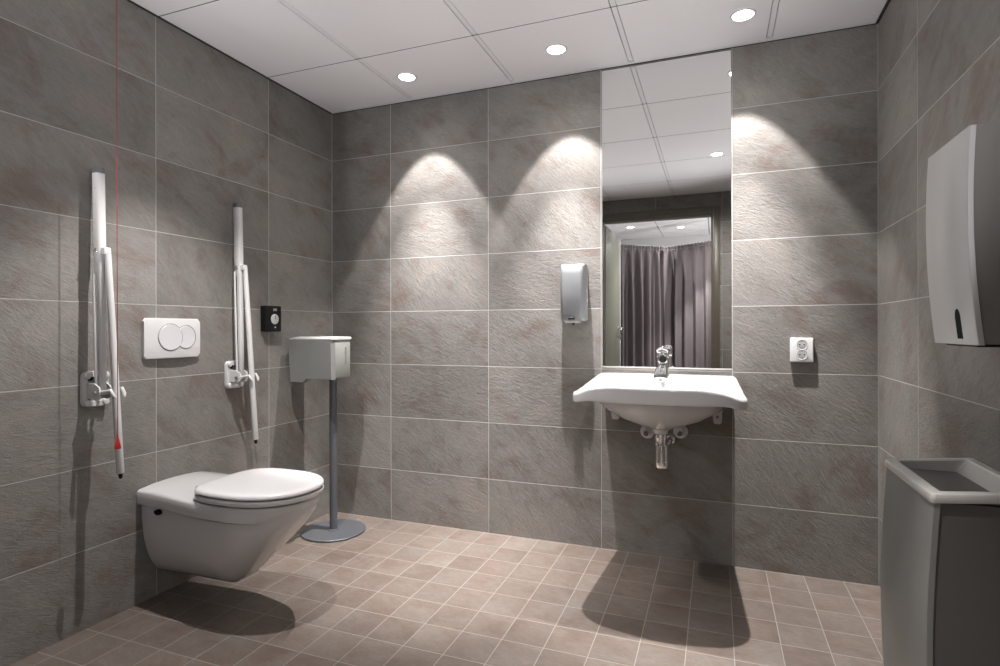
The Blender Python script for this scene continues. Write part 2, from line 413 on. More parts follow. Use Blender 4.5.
# dark fixing holes low on the deck sides
for sgn in (-1, 1):
    bm = bmesh.new(); n = 20
    lathe(bm, [(.0105, -.004), (.0105, .004), (.008, .006)], P_t(.100, sgn * (t_w(.100) - .014), .372), (0, sgn, 0)); o = finish(bm, 'fixing_cap', 'rubber', toilet)
    for v in o.data.vertices: v.co.x = (v.co.x - .102) * 1.7 + .102
LC = .475
def lid_out(off, N=64, back=0.0):
    P = []
    for k in range(N):
        a = 2 * PI * k / N; c, s_ = math.cos(a), math.sin(a)
        ax = (.240 if c > 0 else .212 - back) + off; n_ = 2.15 if c > 0 else 3.6
        b_ = .196 + off
        P.append((LC + math.copysign(abs(c) ** (2 / n_), c) * ax, math.copysign(abs(s_) ** (2 / (n_ if c < 0 else 2.1)), s_) * b_))
    return P
def lidring(off, z, dome=0.0, back=0.0): return [P_t(u, v, z + LZ) for u, v in lid_out(off, back=back)]
def zl(u): return 0
bm = bmesh.new()
outer = [(-.012, .441), (-.003, .4435), (0, .449), (0, .456), (-.004, .461), (-.015, .4625)]
R_ = [lidring(o_, z) for o_, z in outer] + [[P_t(LC + (u - LC) * .60, v * .60, z) for u, v in lid_out(0)] for z in (.4625 + LZ, .441 + LZ)]
rings(bm, R_ + [R_[0]], False, False); bmesh.ops.remove_doubles(bm, verts=bm.verts, dist=1e-5)
finish(bm, 'toilet_seat', 'seat', toilet)
bm = bmesh.new()
R_ = [lidring(o_, z) for o_, z in [(-.02, .4655), (-.007, .4655), (-.002, .468), (0, .472), (-.001, .478), (-.005, .4825), (-.013, .485), (-.04, .4864)]]
R_ += [[P_t(LC + (u - LC) * k, v * k, .4866 + LZ + .0012 * (1 - k)) for u, v in lid_out(-.04)] for k in (.7, .35, .05)]
rings(bm, R_); lid = finish(bm, 'toilet_lid', 'seat', toilet)
for sgn in (-1, 1):
    bm = bmesh.new(); tube(bm, [P_t(.245, sgn * .05, .4635), P_t(.245, sgn * .10, .4635)], .012)
    lathe(bm, [(.011, 0), (.011, .022)], P_t(.245, sgn * .075, .442)); finish(bm, 'lid_hinge', 'chrome', toilet)

# ------------------------------------------------------------------ flush plate
fy0, fy1, fz0, fz1 = 1.590, 1.850, .965, 1.130
fp = thing('flush_plate', 'white dual-button flush plate on the left wall above the toilet', 'flush plate', (XL, (fy0 + fy1) / 2, fz0))
cy, cz = (fy0 + fy1) / 2, (fz0 + fz1) / 2
def onleft(u, v, tt): return Vector((XL + .001 + tt, cy + u, cz + v))
bm = bmesh.new()
ol = rrect(fy1 - fy0, fz1 - fz0, .008)
def bow(u, v, tt): return Vector((XL + .001 + tt + (.006 * (1 - (u / .13) ** 2) if tt > .004 else 0), cy + u, cz + v))
n = len(ol)
rs = [[bow(u, v, tt) for u, v in [(a * k, b * k2) for a, b in ol]] for k, k2, tt in ((1, 1, 0), (1, 1, .010), (.985, .975, .0135))]
rings(bm, rs, True, False)
# bowed front in columns
N = 24
front = [[bow(-.985 * .13 + .985 * .26 * i / N, sgn * .975 * .0825, .0135) for i in range(N + 1)] for sgn in (-1, 1)]
bm.free(); bm = bmesh.new()
cols = []
for i in range(N + 1):
    u = -.13 + .26 * i / N; e = .0 if 0 < i < N else .006
    hh = .0825 - (.012 - math.sqrt(max(0, .012 ** 2 - max(0, abs(u) - .118) ** 2)))
    f = lambda v, tt: bow(u, v, tt)
    cols.append([f(-hh, 0), f(-hh, .0095), f(-hh + .002, .0125), f(-hh + .006, .0135), f(-.03, .0138), f(.03, .0138), f(hh - .006, .0135), f(hh - .002, .0125), f(hh, .0095), f(hh, 0)])
rings(bm, cols); finish(bm, 'plate', 'white', fp)
def disc(name, u0, v0, r, tt, clip=None):
    bm = bmesh.new(); n = 48; rs = []
    def xx(u): return XL + .001 + .0138 + .006 * (1 - (u / .13) ** 2)
    for rr, h in ((r, -.003), (r, tt - .0012), (r - .0015, tt), (r * .6, tt - .0012), (r * .2, tt - .002)):
        rs.append([Vector((xx(u0 + rr * math.cos(a)) + h, cy + u0 + rr * math.cos(a), cz + v0 + rr * math.sin(a))) for a in [2 * PI * k / n for k in range(n)]])
    rings(bm, rs); return finish(bm, name, 'button', fp)
disc('flush_button', -.018, .004, .054, .0034); disc('flush_button', .055, .004, .048, .0022)
for u0, r in ((-.018, .0558), (.055, .0498)):
    bm = bmesh.new(); rs = []
    def xx(u): return XL + .001 + .0138 + .006 * (1 - (u / .13) ** 2)
    for k in range(56):
        a = 2 * PI * k / 56; c = Vector((xx(u0 + r * math.cos(a)) + .0006, cy + u0 + r * math.cos(a), cz + .004 + r * math.sin(a)))
        rad = Vector((0, math.cos(a), math.sin(a)))
        rs.append([c + rad * .0011 * math.cos(q) + Vector((1, 0, 0)) * .0011 * math.sin(q) for q in [0, PI / 2, PI, 1.5 * PI]])
    rings(bm, rs + [rs[0]], False, False); bmesh.ops.remove_doubles(bm, verts=bm.verts, dist=1e-6); finish(bm, 'button_ring', 'mid_grey', fp)

# ------------------------------------------------------------------ folding support rails
def make_rail(y, label):
    z = .868; o0 = (XL, y, z)
    t = thing('folding_grab_rail', label, 'grab rail', o0, 'folded-up grab rails beside the toilet')
    W = lambda a, b, c: Vector((XL + a, y + b, z + c))
    # bracket: rounded plate with a raised rim, corner bosses and grey recess
    bm = bmesh.new(); ol = rrect(.092, .128, .020)
    n = len(ol); ins = rrect(.062, .090, .012)
    rs = [[W(a, u * k + .010, v * k) for u, v in pl] for a, k, pl in ((.001, 1, ol), (.016, 1, ol), (.019, .97, ol), (.019, 1, ins), (.008, .97, ins))]
    rings(bm, rs, True, True); br = finish(bm, 'bracket', 'white_pc', t)
    Wb = lambda a, b, c: W(a, b + .010, c)
    bm = bmesh.new(); prism(bm, rrect(.057, .084, .010), lambda u, v, tt: Wb(tt, u, v), .0075, .0095, .0005); finish(bm, 'bracket_recess', 'mid_grey', br)
    for sy in (-1, 1):
        for sz in (-1, 1):
            bm = bmesh.new(); lathe(bm, [(.012, .015), (.012, .024), (.010, .0265), (.004, .0275)], Wb(0, sy * .033, sz * .049), (1, 0, 0), 20); finish(bm, 'screw_cap', 'white_pc', br)
    bm = bmesh.new(); lathe(bm, [(.006, .008), (.006, .012)], W(0, -.012, .006), (1, 0, 0), 16); lathe(bm, [(.010, .008), (.010, .0115)], W(0, -.006, .040), (1, 0, 0), 16); finish(bm, 'bolt', 'black', br)
    # hinge cheeks
    for sy in (-1, 1):
        bm = bmesh.new()
        prof = [(.009, -.030), (.060, -.036), (.082, -.030), (.088, -.012), (.082, .010), (.060, .022), (.009, .026)]
        rs = [[W(a, sy * .021 + q, c) for a, c in prof] for q in (-.003, .003)]
        rings(bm, rs); bmesh.ops.bevel(bm, geom=bm.edges[:], offset=.0012, segments=1, affect='EDGES'); finish(bm, 'hinge_cheek', 'white_pc', t)
    bm = bmesh.new(); tube(bm, [W(.066, -.032, -.012), W(.066, .032, -.012)], .008, 16); finish(bm, 'hinge_pin', 'steel', t)
    # arm: flattened tube, wider upper rail and tapering lower channel, leaning out a little at the hinge
    def station(c, ax, hw, hd, nn=20):
        return [W(ax + hd * math.copysign(abs(math.cos(q)) ** .7, math.cos(q)), hw * math.copysign(abs(math.sin(q)) ** .7, math.sin(q)), c) for q in [2 * PI * k / nn for k in range(nn)]]
    bm = bmesh.new()
    rs = [station(c, ax, hw, hd) for c, ax, hw, hd in ((-.014, .066, .009, .007), (-.008, .066, .012, .0105), (.16, .064, .0120, .0115), (.455, .058, .0125, .0125), (.468, .056, .0150, .0165), (.478, .054, .0165, .0185), (.55, .052, .0168, .0190), (.782, .047, .0168, .0190))]
    rings(bm, rs); arm = finish(bm, 'arm', 'white_pc', t)
    bm = bmesh.new(); rs = [station(c, .047, hw, hd) for c, hw, hd in ((.780, .0180, .0203), (.794, .0180, .0203), (.800, .016, .0185), (.802, .010, .011))]
    rings(bm, rs); finish(bm, 'end_cap', 'grey_cap', arm)
    for c in (.545, .60, .665, .725):
        bm = bmesh.new(); lathe(bm, [(.0035, -.002), (.0035, .0006), (.002, .001)], W(.052, -.0162, c), (0, -1, 0), 12); finish(bm, 'rivet', 'silver_lid', arm)
    bm = bmesh.new(); lathe(bm, [(.0085, -.004), (.0085, .003), (.006, .0045)], W(.056, -.0162, .500), (0, -1, 0), 20); finish(bm, 'pivot_screw', 'chrome', arm)
    # thin link rod
    bm = bmesh.new(); tube(bm, [W(.044, -.016, .480), W(.046, -.017, .40), W(.058, -.017, .02)], .0045, 10); finish(bm, 'link_rod', 'white_pc', t)
    # support leg hanging from the pivot
    bm = bmesh.new(); top = W(.080, .010, .500); bot = W(.138, .014, -.296)
    tube(bm, [top + Vector((0, 0, .004)), top, lerp(top, bot, .3), lerp(top, bot, .7), bot, bot - Vector((0, 0, .003))], [.006, .0105, .0118, .0122, .0125, .011], 20); leg = finish(bm, 'support_leg', 'white_pc', t)
    bm = bmesh.new(); tube(bm, [bot, bot - Vector((-.001, 0, .018)), bot - Vector((-.001, 0, .022))], [.007, .0065, .004], 16); finish(bm, 'leg_foot', 'black', leg)
    # bracket joining leg and arm at the pivot, clip at the hinge
    bm = bmesh.new(); box(bm, W(.056, -.008, .486), W(.088, .018, .512), .004, 2); finish(bm, 'pivot_block', 'white_pc', t)
    bm = bmesh.new(); cc = lerp(top, bot, .645)
    tube(bm, [W(.070, -.020, -.012), cc + Vector((.004, -.021, .012)), cc + Vector((.016, -.019, -.006)), cc + Vector((.020, -.014, -.016))], [.006, .0065, .0065, .004], 12)
    tube(bm, [W(.070, .020, -.012), cc + Vector((.004, .021, .016)), cc + Vector((.016, .020, -.002)), cc + Vector((.020, .018, -.014))], [.006, .0065, .0065, .004], 12)
    tube(bm, [W(.070, -.020, -.012), W(.070, .020, -.012)], .006, 12)
    finish(bm, 'leg_clip', 'white_pc', t)
    return t
rail0 = make_rail(1.392, 'white folded-up grab rail left of the flush plate, behind the red cord')
def copy_tree(o, parent=None):
    c = o.copy(); COL.objects.link(c)
    if parent is not None: c.parent = parent; c.matrix_parent_inverse = o.matrix_parent_inverse.copy()
    for ch in list(o.children): copy_tree(ch, c)
    return c
rail1 = copy_tree(rail0); rail1.location = (XL, 2.030, .872)
rail1['label'] = 'white folded-up grab rail between the flush plate and the small black box'

# red alarm cord with its triangular grip
cx_, cy_ = -1.962, 1.373
cd = thing('alarm_cord', 'thin red emergency pull cord hanging before the nearer grab rail', 'pull cord', (cx_, cy_, CE))
bm = bmesh.new(); tube(bm, [(cx_, cy_, CE - .012), (cx_, cy_, 1.4), (cx_ + .001, cy_, .70)], .0013, 8); finish(bm, 'cord', 'red_cord', cd)
bm = bmesh.new(); lathe(bm, [(.012, 0), (.010, -.012), (.003, -.016)], (cx_, cy_, CE), (0, 0, 1), 20); finish(bm, 'ceiling_rose', 'white', cd)
bm = bmesh.new(); rs = []
for c, w_, d_ in ((.716, .002, .003), (.706, .003, .004), (.684, .009, .006), (.668, .012, .007), (.665, .010, .006)):
    rs.append([Vector((cx_ + w_ * math.cos(q), cy_ + w_ * math.sin(q), c)) for q in [2 * PI * (k + .25) / 3 for k in range(3)]])
rings(bm, rs); finish(bm, 'pull_grip', 'red', cd)

# ------------------------------------------------------------------ small black control box
by0, by1, bz0, bz1 = 2.215, 2.325, 1.072, 1.203
bb = thing('control_box', 'small black wall control box with a round grey dial', 'control box', (XL, (by0 + by1) / 2, bz0))
bm = bmesh.new(); box(bm, (XL + .001, by0, bz0), (XL + .036, by1, bz1), .005, 2); finish(bm, 'casing', 'black', bb)
ym, zm = (by0 + by1) / 2, (bz0 + bz1) / 2
bm = bmesh.new(); lathe(bm, [(.026, .034), (.026, .039), (.023, .041), (.008, .0415)], (XL, ym + .006, zm - .002), (1, 0, 0), 36); dial = finish(bm, 'dial', 'silver_lid', bb)
bm = bmesh.new(); box(bm, (XL + .040, ym + .0035, zm - .004), (XL + .043, ym + .0085, zm + .018), .001, 1); finish(bm, 'dial_pointer', 'mid_grey', dial)
bm = bmesh.new(); box(bm, (XL + .035, ym - .003, bz1 - .026), (XL + .0372, ym + .022, bz1 - .013), .001, 1); finish(bm, 'display', 'silver', bb)
bm = bmesh.new(); lathe(bm, [(.0045, .034), (.0045, .0375)], (XL, ym + .010, bz0 + .022), (1, 0, 0), 16); finish(bm, 'indicator', 'silver_lid', bb)

# ------------------------------------------------------------------ dispenser on a floor stand
sx, sy = -1.918, 2.512
ds = thing('toilet_paper_dispenser_stand', 'grey paper dispenser box on a dark pole with round foot in the left corner', 'paper dispenser', (sx, sy, 0))
bm = bmesh.new(); lathe(bm, [(.166, .0), (.168, .002), (.168, .008), (.166, .010), (.10, .0105), (.03, .011)], (sx, sy, .0005), (0, 0, 1), 72); finish(bm, 'base_plate', 'stand', ds)
bm = bmesh.new(); lathe(bm, [(.030, .0), (.030, .004), (.021, .006), (.0205, .010), (.0205, .86), (.018, .862)], (sx, sy, .010), (0, 0, 1), 32); finish(bm, 'pole', 'stand', ds)
x0, x1, y0, y1, zb, zt = -2.088, -1.8225, 2.372, 2.537, .806, 1.036
# body: back shell with a front cover that is cut away lower right
bm = bmesh.new(); box(bm, (x0 + .004, y0 + .03, zb + .024), (x1 - .002, y1, zt - .004), .006, 2); body = finish(bm, 'body', 'silver_side', ds)
bm = bmesh.new()
fo = [(x0 + .004, zb), (x0 + .085, zb), (x0 + .105, zb + .020), (x1 + .001, zb + .020), (x1, (zb + zt) / 2), (x1 - .003, zt - .004), (x0 - .004, zt - .004), (x0 - .004, (zb + zt) / 2)]
def bulge(x): return -.010 * (1 - ((x - (x0 + x1) / 2) / .14) ** 2)
rs = [[Vector((x, y0 + .034, z)) for x, z in fo], [Vector((x, y0 + .006, z)) for x, z in fo], [Vector((lerp(x, (x0 + x1) / 2, .02), y0, lerp(z, (zb + zt) / 2, .02))) for x, z in fo]]
rings(bm, rs); finish(bm, 'front_cover', 'silver', ds)
bm = bmesh.new(); rs = []
for q in range(7):
    f_ = q / 6; y_ = lerp(y0 - .001, y1 + .001, f_); z_ = zt + .012 * math.sin(PI / 2 * min(1, f_ * 1.6)) - .004 * f_
    rs.append([Vector((x0 - .003, y_, zt - .006)), Vector((x1 + .002, y_, zt - .006)), Vector((x1 + .001, y_, z_ - .002)), Vector((x1 - .004, y_, z_)), Vector((x0 + .004, y_, z_)), Vector((x0 - .002, y_, z_ - .002))])
rings(bm, rs); lidp = finish(bm, 'top_cover', 'silver_lid', ds)
bm = bmesh.new(); lathe(bm, [(.009, 0), (.008, .004), (.003, .005)], ((x0 + x1) / 2, y0 + .08, zt + .0105), (0, 0, 1), 16); finish(bm, 'key_lock', 'mid_grey', lidp)
bm = bmesh.new(); box(bm, (x1 - .003, y0 + .115, zb + .10), (x1 + .0006, y0 + .128, zb + .185), .001, 1); finish(bm, 'level_slot', 'mid_grey', body)
bm = bmesh.new(); lathe(bm, [(.004, 0), (.004, .001)], (x1 - .03, y0 + .0005, zt - .032), (0, -1, 0), 12); finish(bm, 'badge', 'steel', ds)
bm = bmesh.new(); box(bm, (x0 - .026, y0 + .04, zb + .115), (x0 + .006, y1 - .02, zb + .19), .004, 2); finish(bm, 'spindle_mount', 'black', ds)

# ------------------------------------------------------------------ mirror
mr = thing('wall_mirror', 'tall frameless mirror set flush in the tiles above the washbasin', 'mirror', (-.2275, YB, .898))
bm = bmesh.new(); box(bm, (-.522, YB - .004, .900), (.067, YB - .0005, 2.352)); finish(bm, 'mirror_glass', 'mirror', mr)
bm = bmesh.new()
for a, b in (((-.5235, .894), (-.522, 2.352)), ((-.522, .894), (.067, .900))):
    box(bm, (a[0], YB - .0055, a[1]), (b[0], YB - .0004, b[1]))
finish(bm, 'edge_strip', 'silver_lid', mr)

# ------------------------------------------------------------------ washbasin
BX = -.222
basin = thing('washbasin', 'wide white ceramic washbasin mounted on the back wall below the mirror', 'washbasin', (BX, YB, .65))
def outline_b(N=96):
    HB, HF, DP = .306, .333, .585
    P = []
    def arc(cx, cy, r, a0, a1, n):
        for k in range(n + 1):
            a = lerp(a0, a1, k / n); P.append((cx + r * math.cos(a), cy + r * math.sin(a)))
    rb, rf = .03, .085
    arc(HB - rb, -.001 - rb, rb, PI / 2, 0, 6)
    arc(HF - rf, -DP + .022 + rf, rf, 0, -PI / 2 + .08, 12)
    for k in range(1, 16):
        x = lerp(HF - rf, -HF + rf, k / 16); P.append((x, -DP + .020 * (x / (HF - rf)) ** 2))
    arc(-HF + rf, -DP + .022 + rf, rf, -PI / 2 - .08, -PI, 12)
    arc(-HB + rb, -.001 - rb, rb, PI, PI / 2, 6)
    for k in range(1, 12): P.append((lerp(-HB + rb, HB - rb, k / 12), -.001))
    # resample by length
    Lc = [0]
    for i in range(len(P)): Lc.append(Lc[-1] + math.dist(P[i], P[(i + 1) % len(P)]))
    out = []
    for k in range(N):
        d = Lc[-1] * k / N; i = max(j for j in range(len(P)) if Lc[j] <= d)
        f = (d - Lc[i]) / max(1e-9, Lc[i + 1] - Lc[i]); a, b = P[i], P[(i + 1) % len(P)]
        out.append((lerp(a[0], b[0], f), lerp(a[1], b[1], f)))
    return out
OB = outline_b()
def rimz(x, y):
    fr = sstep(-.10, -.50, y)
    return .868 - .010 * fr - .022 * fr * sstep(.16, .33, abs(x)) - .012 * sstep(.25, .32, abs(x)) * sstep(-.02, -.2, y)
def bandh(x, y):
    fr = sstep(-.10, -.45, y); return .066 - .024 * fr * sstep(.15, .32, abs(x))
def bring(k, ell, cy_, rx, ry, zf):
    R = []
    for (x, y) in OB:
        a = math.atan2((y + .28) / .28, x / .316)
        ex, ey = rx * math.cos(a), cy_ + ry * math.sin(a)
        px, py = x * k, -.28 + (y + .28) * k
        qx, qy = lerp(px, ex, ell), lerp(py, ey, ell)
        R.append(Vector((BX + qx, YB - .001 + min(qy, 0), zf(qx, qy))))
    return R
bm = bmesh.new()
rs = [bring(1, 1, -.32, .02, .02, lambda x, y: .725),
      bring(1, 1, -.32, .12, .08, lambda x, y: .735),
      bring(1, 1, -.32, .20, .14, lambda x, y: .765),
      bring(1, 1, -.32, .245, .172, lambda x, y: .815),
      bring(1, .9, -.32, .262, .185, lambda x, y: rimz(x, y) - .016),
      bring(1, .75, -.32, .266, .19, lambda x, y: rimz(x, y) - .004),
      bring(.95, .25, -.30, .28, .21, lambda x, y: rimz(x, y)),
      bring(.965, 0, 0, .1, .1, lambda x, y: rimz(x, y) + .001),
      bring(.985, 0, 0, .1, .1, lambda x, y: rimz(x, y) - .001),
      bring(.996, 0, 0, .1, .1, lambda x, y: rimz(x, y) - .006),
      bring(1.0, 0, 0, .1, .1, lambda x, y: rimz(x, y) - .014),
      bring(1.0, 0, 0, .1, .1, lambda x, y: rimz(x, y) - bandh(x, y) * .8),
      bring(.994, 0, 0, .1, .1, lambda x, y: rimz(x, y) - bandh(x, y) * .95),
      bring(.975, 0, 0, .1, .1, lambda x, y: rimz(x, y) - bandh(x, y)),
      bring(.94, .1, -.27, .27, .25, lambda x, y: rimz(x, y) - bandh(x, y) * 1.0),
      bring(.9, .8, -.27, .275, .245, lambda x, y: .782),
      bring(1, 1, -.265, .243, .225, lambda x, y: .744),
      bring(1, 1, -.26, .178, .175, lambda x, y: .702),
      bring(1, 1, -.26, .095, .11, lambda x, y: .672),
      bring(1, 1, -.262, .048, .055, lambda x, y: .656),
      bring(1, 1, -.265, .033, .033, lambda x, y: .650),
      bring(1, 1, -.265, .030, .030, lambda x, y: .634),
      bring(1, 1, -.265, .026, .026, lambda x, y: .632)]
rings(bm, rs); bo = finish(bm, 'basin_bowl', 'ceramic', basin, 60)
# back body that carries the bowl on the wall
bm = bmesh.new(); rs = []
for yy, w_, zl_ in ((-.001, .285, .745), (-.05, .28, .742), (-.12, .24, .735)):
    rs.append([Vector((BX + w_ * math.copysign(abs(math.cos(q)) ** .6, math.cos(q)), YB + yy, lerp(zl_, .80, 0) + .05 * math.copysign(abs(math.sin(q)) ** .6, math.sin(q)) + .02)) for q in [2 * PI * k / 28 for k in range(28)]])
rings(bm, rs); finish(bm, 'wall_flange', 'ceramic', basin)
for xx_, zz_ in ((-.458, .652), (.004, .656)):
    bm = bmesh.new(); pr = [(-.026, .105), (.026, .105), (.020, .0), (.014, -.008), (-.010, -.008), (-.015, 0)]
    rings(bm, [[Vector((xx_ + a, YB + q, zz_ + c)) for a, c in pr] for q in (-.001, -.030)])
    br = finish(bm, 'mounting_bracket', 'white', basin, 20)
    bm = bmesh.new(); lathe(bm, [(.006, 0), (.006, .003)], (xx_ + .002, YB - .029, zz_ + .024), (0, -1, 0), 14); finish(bm, 'bolt', 'mid_grey', br)
bm = bmesh.new(); lathe(bm, [(.010, 0), (.010, .003), (.007, .005)], (BX, YB - .549, .822), (0, -1, 0), 16)
bm.free()

# tap
tx, ty_, tz_ = BX - .004, YB - .105, .8672
tap = thing('basin_tap', 'chrome single-lever mixer tap on the washbasin deck', 'tap', (tx, ty_, tz_))
bm = bmesh.new(); lathe(bm, [(.028, 0), (.028, .006), (.0255, .010), (.0245, .05), (.0245, .082), (.022, .086)], (tx, ty_, tz_), (0, 0, 1), 32); tb = finish(bm, 'tap_body', 'chrome', tap)
bm = bmesh.new(); rs = []
for yy, zz, w_, h_ in ((0.01, .036, .0235, .020), (-.03, .034, .025, .020), (-.07, .026, .028, .019), (-.105, .012, .0305, .017), (-.125, .002, .0305, .015), (-.131, -.006, .028, .010)):
    rs.append([Vector((tx + w_ * math.copysign(abs(math.cos(q)) ** .75, math.cos(q)), ty_ + yy - .35 * h_ * math.sin(q), tz_ + zz + h_ * math.copysign(abs(math.sin(q)) ** .75, math.sin(q)))) for q in [2 * PI * k / 24 for k in range(24)]])
rings(bm, rs); sp = finish(bm, 'spout', 'chrome', tap)
bm = bmesh.new(); lathe(bm, [(.011, 0), (.011, .006), (.009, .008)], (tx, ty_ - .122, tz_ - .006), (0, -.3, -1), 20); finish(bm, 'aerator', 'mid_grey', sp)
bm = bmesh.new(); lathe(bm, [(.0225, .083), (.027, .088), (.0285, .102), (.025, .117), (.013, .126), (.003, .128)], (tx, ty_, tz_), (0, 0, 1), 32); hd = finish(bm, 'lever_cap', 'chrome', tap)
bm = bmesh.new()   # loop lever
lp = [Vector((tx + .022 * math.cos(a), ty_ - .036 + .034 * math.sin(a), tz_ + .116 - .012 * math.sin(a))) for a in [2 * PI * k / 28 for k in range(28)]]
rs = []
for i, c in enumerate(lp):
    d = lp[(i + 1) % 28] - lp[i - 1]; u, v = frame_of(d)
    rs.append([c + u * .004 * math.cos(q) + v * .005 * math.sin(q) for q in [2 * PI * k / 10 for k in range(10)]])
rings(bm, rs + [rs[0]], False, False); bmesh.ops.remove_doubles(bm, verts=bm.verts, dist=1e-6); finish(bm, 'lever_loop', 'chrome', tap)
bm = bmesh.new(); lathe(bm, [(.020, -.006), (.0225, 0), (.0225, .008), (.0195, .0115), (.0145, .0105)], (tx + .001, ty_ - .0245, tz_ + .077), (0, -1, .15), 28); finish(bm, 'cartridge_ring', 'chrome', tap)
bm = bmesh.new(); lathe(bm, [(.0145, .009), (.0145, .0112)], (tx + .001, ty_ - .0245, tz_ + .077), (0, -1, .15), 24); finish(bm, 'cartridge_cap', 'black', tap)

# bottle trap
qx, qy = BX, YB - .266
trap = thing('bottle_trap', 'chrome bottle trap hanging under the washbasin', 'drain trap', (qx, qy, .50))
bm = bmesh.new(); lathe(bm, [(.020, .632), (.0245, .630), (.0245, .612), (.022, .606), (.022, .590), (.024, .588), (.024, .582), (.018, .580)], (qx, qy, 0), (0, 0, 1), 28); finish(bm, 'inlet_nut', 'chrome', trap)
bm = bmesh.new(); lathe(bm, [(.020, .582), (.0245, .579), (.0245, .515), (.0265, .513), (.0265, .492), (.024, .486), (.014, .482), (.004, .481)], (qx + .004, qy, 0), (0, 0, 1), 28); finish(bm, 'trap_cup', 'chrome', trap)
bm = bmesh.new(); tube(bm, [(qx + .004, qy + .018, .558), (qx + .012, qy + .06, .558), (qx + .018, YB - .012, .558)], .016, 20); finish(bm, 'outlet_pipe', 'chrome', trap)
bm = bmesh.new(); lathe(bm, [(.026, 0), (.025, .004), (.020, .009), (.0165, .011)], (qx + .018, YB - .001, .558), (0, -1, 0), 28); finish(bm, 'wall_rosette', 'chrome', trap)
# stop valves
def valve(x, z, label):
    t = thing('stop_valve', label, 'stop valve', (x, YB, z), 'stop valves under the washbasin')
    bm = bmesh.new(); lathe(bm, [(.034, 0), (.034, .008), (.031, .013), (.020, .015), (.017, .012)], (x, YB - .001, z), (0, -1, 0), 32); finish(bm, 'wall_rosette', 'white', t)
    bm = bmesh.new(); lathe(bm, [(.011, .010), (.011, .050), (.014, .052), (.014, .062), (.010, .064)], (x, YB - .001, z), (0, -1, 0), 20); finish(bm, 'valve_body', 'chrome', t)
    bm = bmesh.new(); lathe(bm, [(.011, .064), (.0115, .066), (.0115, .078), (.009, .081)], (x, YB - .001, z), (0, -1, 0), 8); finish(bm, 'valve_knob', 'grey_cap', t)
    bm = bmesh.new(); s = 1 if x < qx else -1
    tube(bm, [(x, YB - .040, z + .006), (x, YB - .040, z + .03), (x + s * .006, YB - .045, z + .07), (x + s * .015, YB - .06, .708)], .005, 10); finish(bm, 'supply_hose', 'steel', t)
valve(-.306, .592, 'white round stop valve on the left below the washbasin'); valve(-.155, .601, 'white round stop valve on the right below the washbasin')

# ------------------------------------------------------------------ soap dispenser
sd = thing('soap_dispenser', 'brushed metal soap dispenser on the back wall left of the mirror', 'soap dispenser', (-.66, YB, 1.12))
bm = bmesh.new(); rs = []
for z_, dep in ((1.122, .072), (1.128, .080), (1.16, .090), (1.26, .098), (1.35, .098), (1.385, .092), (1.397, .082), (1.400, .072)):
    ring = []
    for k in range(17):
        a = lerp(0, PI, k / 16); ring.append(Vector((-.657 + .060 * math.copysign(abs(math.cos(a)) ** .28, math.cos(a)), YB - .012 - (dep - .012) * abs(math.sin(a)) ** .42, z_)))
    rs.append(ring)
rings(bm, rs); finish(bm, 'cover', 'soap_front', sd, 40)
bm = bmesh.new(); box(bm, (-.720, YB - .016, 1.126), (-.594, YB - .001, 1.396), .004, 2); finish(bm, 'back_plate', 'steel', sd)
bm = bmesh.new(); rs = []
ol = rrect(.080, .050, .012)
rs = [[Vector((-.66 + u, YB - .048 + v, z_)) for u, v in [(a * k, b * k) for a, b in ol]] for z_, k in ((1.124, 1), (1.116, .97), (1.112, .8))]
rings(bm, rs); nb = finish(bm, 'push_bar', 'silver_lid', sd)
bm = bmesh.new(); box(bm, (-.672, YB - .100, 1.128), (-.640, YB - .082, 1.140), .003, 1); finish(bm, 'level_window', 'black', sd)
bm = bmesh.new(); lathe(bm, [(.008, .0), (.006, -.012)], (-.655, YB - .055, 1.114), (0, 0, 1), 14); finish(bm, 'nozzle', 'black', nb)

# ------------------------------------------------------------------ socket outlet
so = thing('double_socket', 'white double wall socket on the back wall right of the mirror', 'wall socket', (.35, YB, .936))
ux, uz = .350, .9885
bm = bmesh.new(); prism(bm, rrect(.090, .106, .006), lambda u, v, tt: Vector((ux + u, YB - .001 - tt, uz + v)), 0, .018, .004); finish(bm, 'plate', 'white', so)
for dz in (.0235, -.0195):
    bm = bmesh.new(); lathe(bm, [(.0195, .017), (.0215, .0195), (.0225, .019), (.0225, .016)], (ux, YB - .001, uz + dz), (0, -1, 0), 32, caps=False); rim = finish(bm, 'socket_ring', 'button', so)
    bm = bmesh.new(); lathe(bm, [(.0195, .0172), (.0195, .0182), (.018, .0184)], (ux, YB - .001, uz + dz), (0, -1, 0), 32); well = finish(bm, 'socket_well', 'silver_lid', so)
    for px_, pz_, r_ in ((-.0085, 0, .0028), (.0085, 0, .0028), (0, .015, .002), (0, -.015, .002)):
        bm = bmesh.new(); lathe(bm, [(r_, .0184), (r_, .0188)], (ux + px_, YB - .001, uz + dz + pz_), (0, -1, 0), 10); finish(bm, 'pin_hole', 'black', well)

